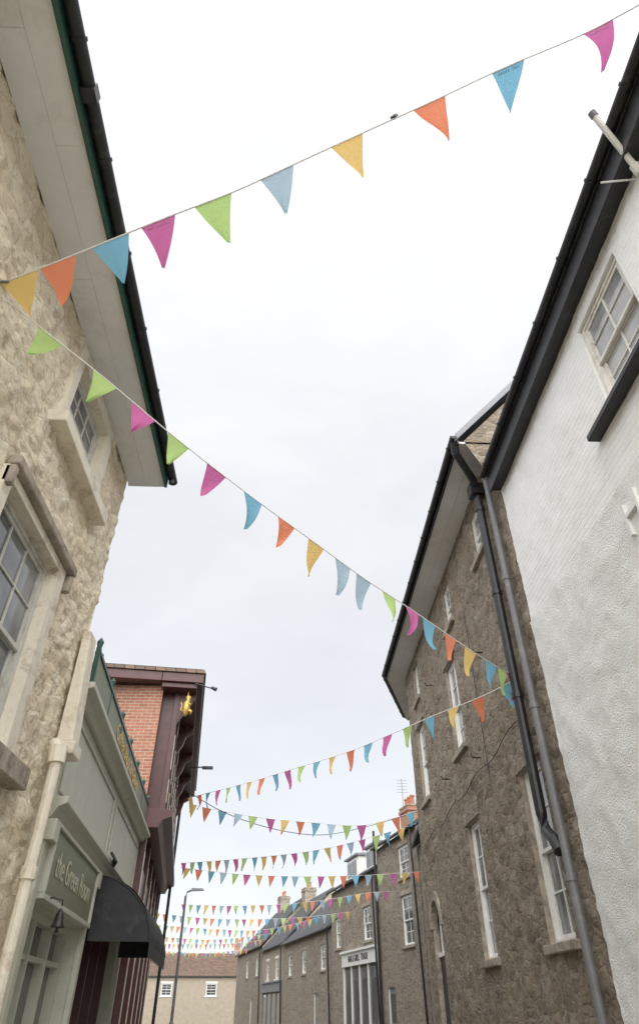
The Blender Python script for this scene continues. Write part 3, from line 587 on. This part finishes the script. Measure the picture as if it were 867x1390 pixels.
for o in (.18,.34):
    ribbon('road_marking',lambda y,o=o:Lk(y)+o,lambda y,o=o:Lk(y)+o+.07,.004,'line'); ribbon('road_marking',lambda y,o=o:Rk(y)-o-.07,lambda y,o=o:Rk(y)-o,.004,'line')
# ------------------------------------------------------------ street lamp
SL=empty('street_lamp',(-4.05,30,0)); mb=MB()
mb.tube([(-4.05,30,0),(-4.05,30,1.2),(-4.05,30,1.25),(-4.05,30,5.0),(-4.0,30,5.15),(-3.8,30,5.22)],[.08,.08,.055,.045,.035,.03],0,10)
mb.hexa([(-3.85,29.9,5.18),(-3.35,29.92,5.2),(-3.35,30.08,5.2),(-3.85,30.1,5.18),(-3.83,29.94,5.28),(-3.4,29.95,5.27),(-3.4,30.05,5.27),(-3.83,30.06,5.28)],0)
mb.obj('post_and_head',SL,['greypipe'])
# ------------------------------------------------------------ bunting
def cat(pts,t):
    n=len(pts)-1; x=min(n-1e-6,max(0,t*n)); i=int(x); u=x-i
    p0=pts[max(0,i-1)];p1=pts[i];p2=pts[i+1];p3=pts[min(n,i+2)]
    return .5*((2*p1)+(p2-p0)*u+(2*p0-5*p1+4*p2-p3)*u*u+(3*p1-p0-3*p2+p3)*u**3)
keys=list(COL.keys())
def bunting(pts,cols,xs=None,spacing=.43,w=.25,h=.34,swing=.2,fine=False,prn=False,off=.2,r=.006):
    pts=[Vector(p) for p in pts]; N=240
    C=[cat(pts,k/N) for k in range(N+1)]; L=[0]
    for a,b in zip(C,C[1:]): L.append(L[-1]+(b-a).length)
    def atL(x):
        for i in range(N):
            if L[i+1]>=x: 
                u=(x-L[i])/max(1e-6,L[i+1]-L[i]); return C[i].lerp(C[i+1],u)
        return C[-1]
    P=empty('bunting',tuple(C[N//2])); mb=MB(); mb.tube(C[::8],r,0,8); mb.obj('cord',P,['cord'],smooth=True)
    if xs:
        pos=[]
        for x in xs:
            i=min(range(N+1),key=lambda q:abs(C[q].x-x)); pos.append(L[i])
    else:
        pos=[off+k*spacing+random.uniform(-.04,.04) for k in range(int((L[-1]-off-.1)/spacing)+1)]
    mb=MB(); NU,NV=(10,10) if fine else (4,5)
    for j,x in enumerate(pos):
        if x-w/2<0 or x+w/2>L[-1]: continue
        ci=keys.index(cols[j%len(cols)])
        sw=swing+random.uniform(-.2,.2); lean=random.uniform(-.22,.1); curl=random.uniform(.02,.08)*(1 if random.random()<.6 else -1); ph=random.uniform(0,6); tw=random.uniform(-.45,.45)
        A_,B_=atL(x-w/2),atL(x+w/2); T=(B_-A_).normalized(); Cn=(A_+B_)/2
        dn=Vector((0,math.sin(sw),-math.cos(sw))); dn=(dn-T*dn.dot(T)*.75).normalized(); nr=T.cross(dn).normalized()
        base=len(mb.v); ww=w*random.uniform(.92,1.05); hh=h*random.uniform(.93,1.05)
        for iv in range(NV+1):
            v=iv/NV
            for iu in range(NU+1):
                u=(iu/NU-.5)*(1-v*.94)*ww
                p=Cn+T*u
                bend=curl*math.sin(v*2.2+ph*.2)*v*1.6 + .022*math.sin((iu/NU)*4.5+ph+v*3)*v + tw*u*v*.8
                mb.v.append(p+dn*(v*hh)+T*(lean*v*v*hh)+nr*bend-dn*.004)
        pr=prn and j in (3,8,9)
        for iv in range(NV):
            for iu in range(NU):
                a=base+iv*(NU+1)+iu; mb.f.append((a,a+1,a+NU+2,a+NU+1)); mb.m.append(ci)
        if pr:
            k=0
            while k<9:
                u0=-.32+k*.072; 
                for sd_ in (1,-1):
                    q=[]
                    for (uu,vv) in ((u0,.075),(u0+.045,.075),(u0+.045,.125),(u0,.125)):
                        bend=curl*math.sin(vv*2.2+ph*.2)*vv*1.6+.022*math.sin((uu+.5)*4.5+ph+vv*3)*vv+tw*uu*ww*vv*.8
                        q.append(Cn+T*(uu*ww)+dn*(vv*hh-.004)+T*(lean*vv*vv*hh)+nr*(bend+.0035*sd_))
                    mb.quad(q,6+ci)
                k+=1 if random.random()<.8 else 2
    mb.obj('pennants',P,[FAB[k] for k in keys]+[PR[k] for k in keys],smooth=True,recalc=False)
    return P
B1=bunting([(-2.5,3.12,6.19),(-1.99,2.97,6.34),(-1.21,2.74,6.60),(-.62,2.58,6.8),(-.26,2.47,6.95),(.33,2.30,7.23),(1.02,2.10,7.54),(1.70,1.91,7.89),(2.43,1.70,8.18),(3.18,1.45,8.6)],'yobmglyobm',[-2.33,-2.03,-1.62,-1.21,-.77,-.26,.33,1.02,1.70,2.50],w=.33,h=.37,swing=.66,fine=True,prn=True,r=.007)
mb=MB(); k0=Vector((.72,2.18,7.42)); mb.tube([k0+Vector((-.03,0,-.02)),k0,k0+Vector((.02,0,.03)),k0+Vector((.03,0,.06))],[.008,.022,.018,.005],0,8); mb.obj('knot',B1,['black'])
bunting([(-2.5,3.18,6.12),(-2.16,3.52,6.04),(-1.76,3.90,5.94),(-1.16,4.50,5.77),(-.47,5.17,5.62),(.20,5.83,5.52),(.77,6.39,5.43),(1.42,7.03,5.38),(2.33,7.92,5.28),(2.91,8.48,5.25),(3.2,8.77,5.26)],'ggmgmboyllgmboybgm',[-2.16,-1.76,-1.44,-1.16,-.82,-.47,-.13,.2,.5,.77,1.1,1.42,1.68,2.0,2.33,2.68,2.91,3.05],w=.26,h=.37,swing=.15,fine=True)
bunting([(3.2,8.77,5.26),(2.83,9.37,5.22),(2.25,10.33,5.25),(1.66,11.29,5.25),(1.04,12.31,5.27),(.10,13.85,5.40),(-.95,15.56,5.55),(-2.05,17.36,5.75),(-2.75,18.5,5.88)],'boybgm',None,.55,.26,.34,.1,off=.25)
bunting([(-2.75,18.6,5.8),(-2.16,18.9,5.72),(-.73,18.84,5.5),(.57,18.5,5.33),(1.69,18.15,5.20),(2.52,17.88,5.30),(3.19,17.6,5.45)],'yoblgm',None,.42,.25,.33,.1)
for pts in ([(-3.63,24.70,5.33),(-2.16,23.29,5.20),(-.14,21.33,5.06),(.95,20.28,5.04),(2.08,19.19,5.11),(3.21,18.10,5.25)],
            [(-3.73,25.50,5.32),(-1.59,25.63,5.15),(.57,25.76,5.12),(2.76,25.89,5.19),(4.7,26,5.33)],
            [(-4.92,35.00,5.26),(-2.63,33.62,5.07),(-.36,32.25,4.99),(1.45,31.15,5.03),(3.17,30.11,5.17),(4.3,30.6,5.27)],
            [(-6.9,40.00,5.4),(-3.40,39.36,5.10),(.32,38.15,5.06),(3.0,37.00,5.21)],
            [(-8.3,47.00,5.5),(-3.90,45.68,5.16),(-1.28,44.03,5.04),(1.8,42.00,5.45)],
            [(-9.5,53,5.4),(-5,52,5.1),(-1,50,5.3)],
            [(-11,62.00,5.5),(-4.91,58.46,5.27),(-1.6,56,5.4)],[(-12.5,70,5.6),(-7,67,5.2),(-3,65,5.4)]):
    bunting(pts,random.choice(['yoblgm','mgbyol','ogmbly']),None,.42,.26,.34,.1,r=.005)
W=empty('overhead_cable',(0,20,6)); mb=MB(); mb.tube([cat([Vector(p) for p in [(-4.1,16.6,6.6),(-1.82,18.71,5.62),(.57,21.45,5.6),(2.59,23.77,6.3),(4.6,27,7.4)]],k/30) for k in range(31)],.009,0,6); mb.obj('cable',W,['black'])
# ------------------------------------------------------------ world, sun, camera
w=bpy.data.worlds.new('World'); scene.world=w; w.use_nodes=True; nt=w.node_tree; nt.nodes.clear(); g=G(nt)
out=g.n('ShaderNodeOutputWorld'); sky=g.n('ShaderNodeTexSky'); sky.sky_type='NISHITA'; sky.sun_disc=False
SE,SR=math.radians(68),math.radians(190); sky.sun_elevation=SE; sky.sun_rotation=SR
b1=g.n('ShaderNodeBackground'); g.l(sky.outputs[0],b1.inputs[0]); b1.inputs[1].default_value=.05
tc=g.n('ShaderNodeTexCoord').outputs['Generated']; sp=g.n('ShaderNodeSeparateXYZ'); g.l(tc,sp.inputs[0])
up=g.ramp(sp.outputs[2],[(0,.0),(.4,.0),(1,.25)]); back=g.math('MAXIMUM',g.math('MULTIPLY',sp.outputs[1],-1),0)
mp=g.n('ShaderNodeMapping'); g.l(tc,mp.inputs[0]); mp.inputs['Scale'].default_value=(1,1,2.2)
cl=g.noise(g.distort(mp.outputs[0],1.5,.35),1.6,5,.55)
clf=g.ramp(cl,[(.35,.885),(.64,1.04)])
L=g.math('ADD',.79,g.math('ADD',up,g.math('MULTIPLY',back,4.0)))  # back: brightness added to the unseen sky behind the camera to light the walls
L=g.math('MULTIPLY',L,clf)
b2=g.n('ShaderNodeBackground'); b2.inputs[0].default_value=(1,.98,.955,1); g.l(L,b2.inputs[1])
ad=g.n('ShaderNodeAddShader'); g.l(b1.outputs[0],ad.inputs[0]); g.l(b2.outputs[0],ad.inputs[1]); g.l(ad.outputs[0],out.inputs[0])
sd=bpy.data.lights.new('sun','SUN'); sd.energy=1.0; sd.angle=math.radians(40); sd.color=(1,.98,.95); so=bpy.data.objects.new('sun',sd); scene.collection.objects.link(so)
az=SR; dirv=Vector((math.sin(az)*math.cos(SE),math.cos(az)*math.cos(SE),math.sin(SE))); so.rotation_euler=dirv.to_track_quat('Z','Y').to_euler(); so.location=(0,0,30)
cd=bpy.data.cameras.new('camera'); cam=bpy.data.objects.new('camera',cd); scene.collection.objects.link(cam)
cd.sensor_fit='VERTICAL'; cd.sensor_height=38.49; cd.lens=24; cd.shift_y=-45/1390; cd.clip_end=2000; cd.clip_start=.05
cam.location=(0,0,1.6); cam.rotation_euler=(math.radians(90)+math.atan(.83),0,-math.radians(2.31)); scene.camera=cam
scene.view_settings.view_transform='Standard'; scene.view_settings.look='None'; scene.view_settings.exposure=0
print('ok')
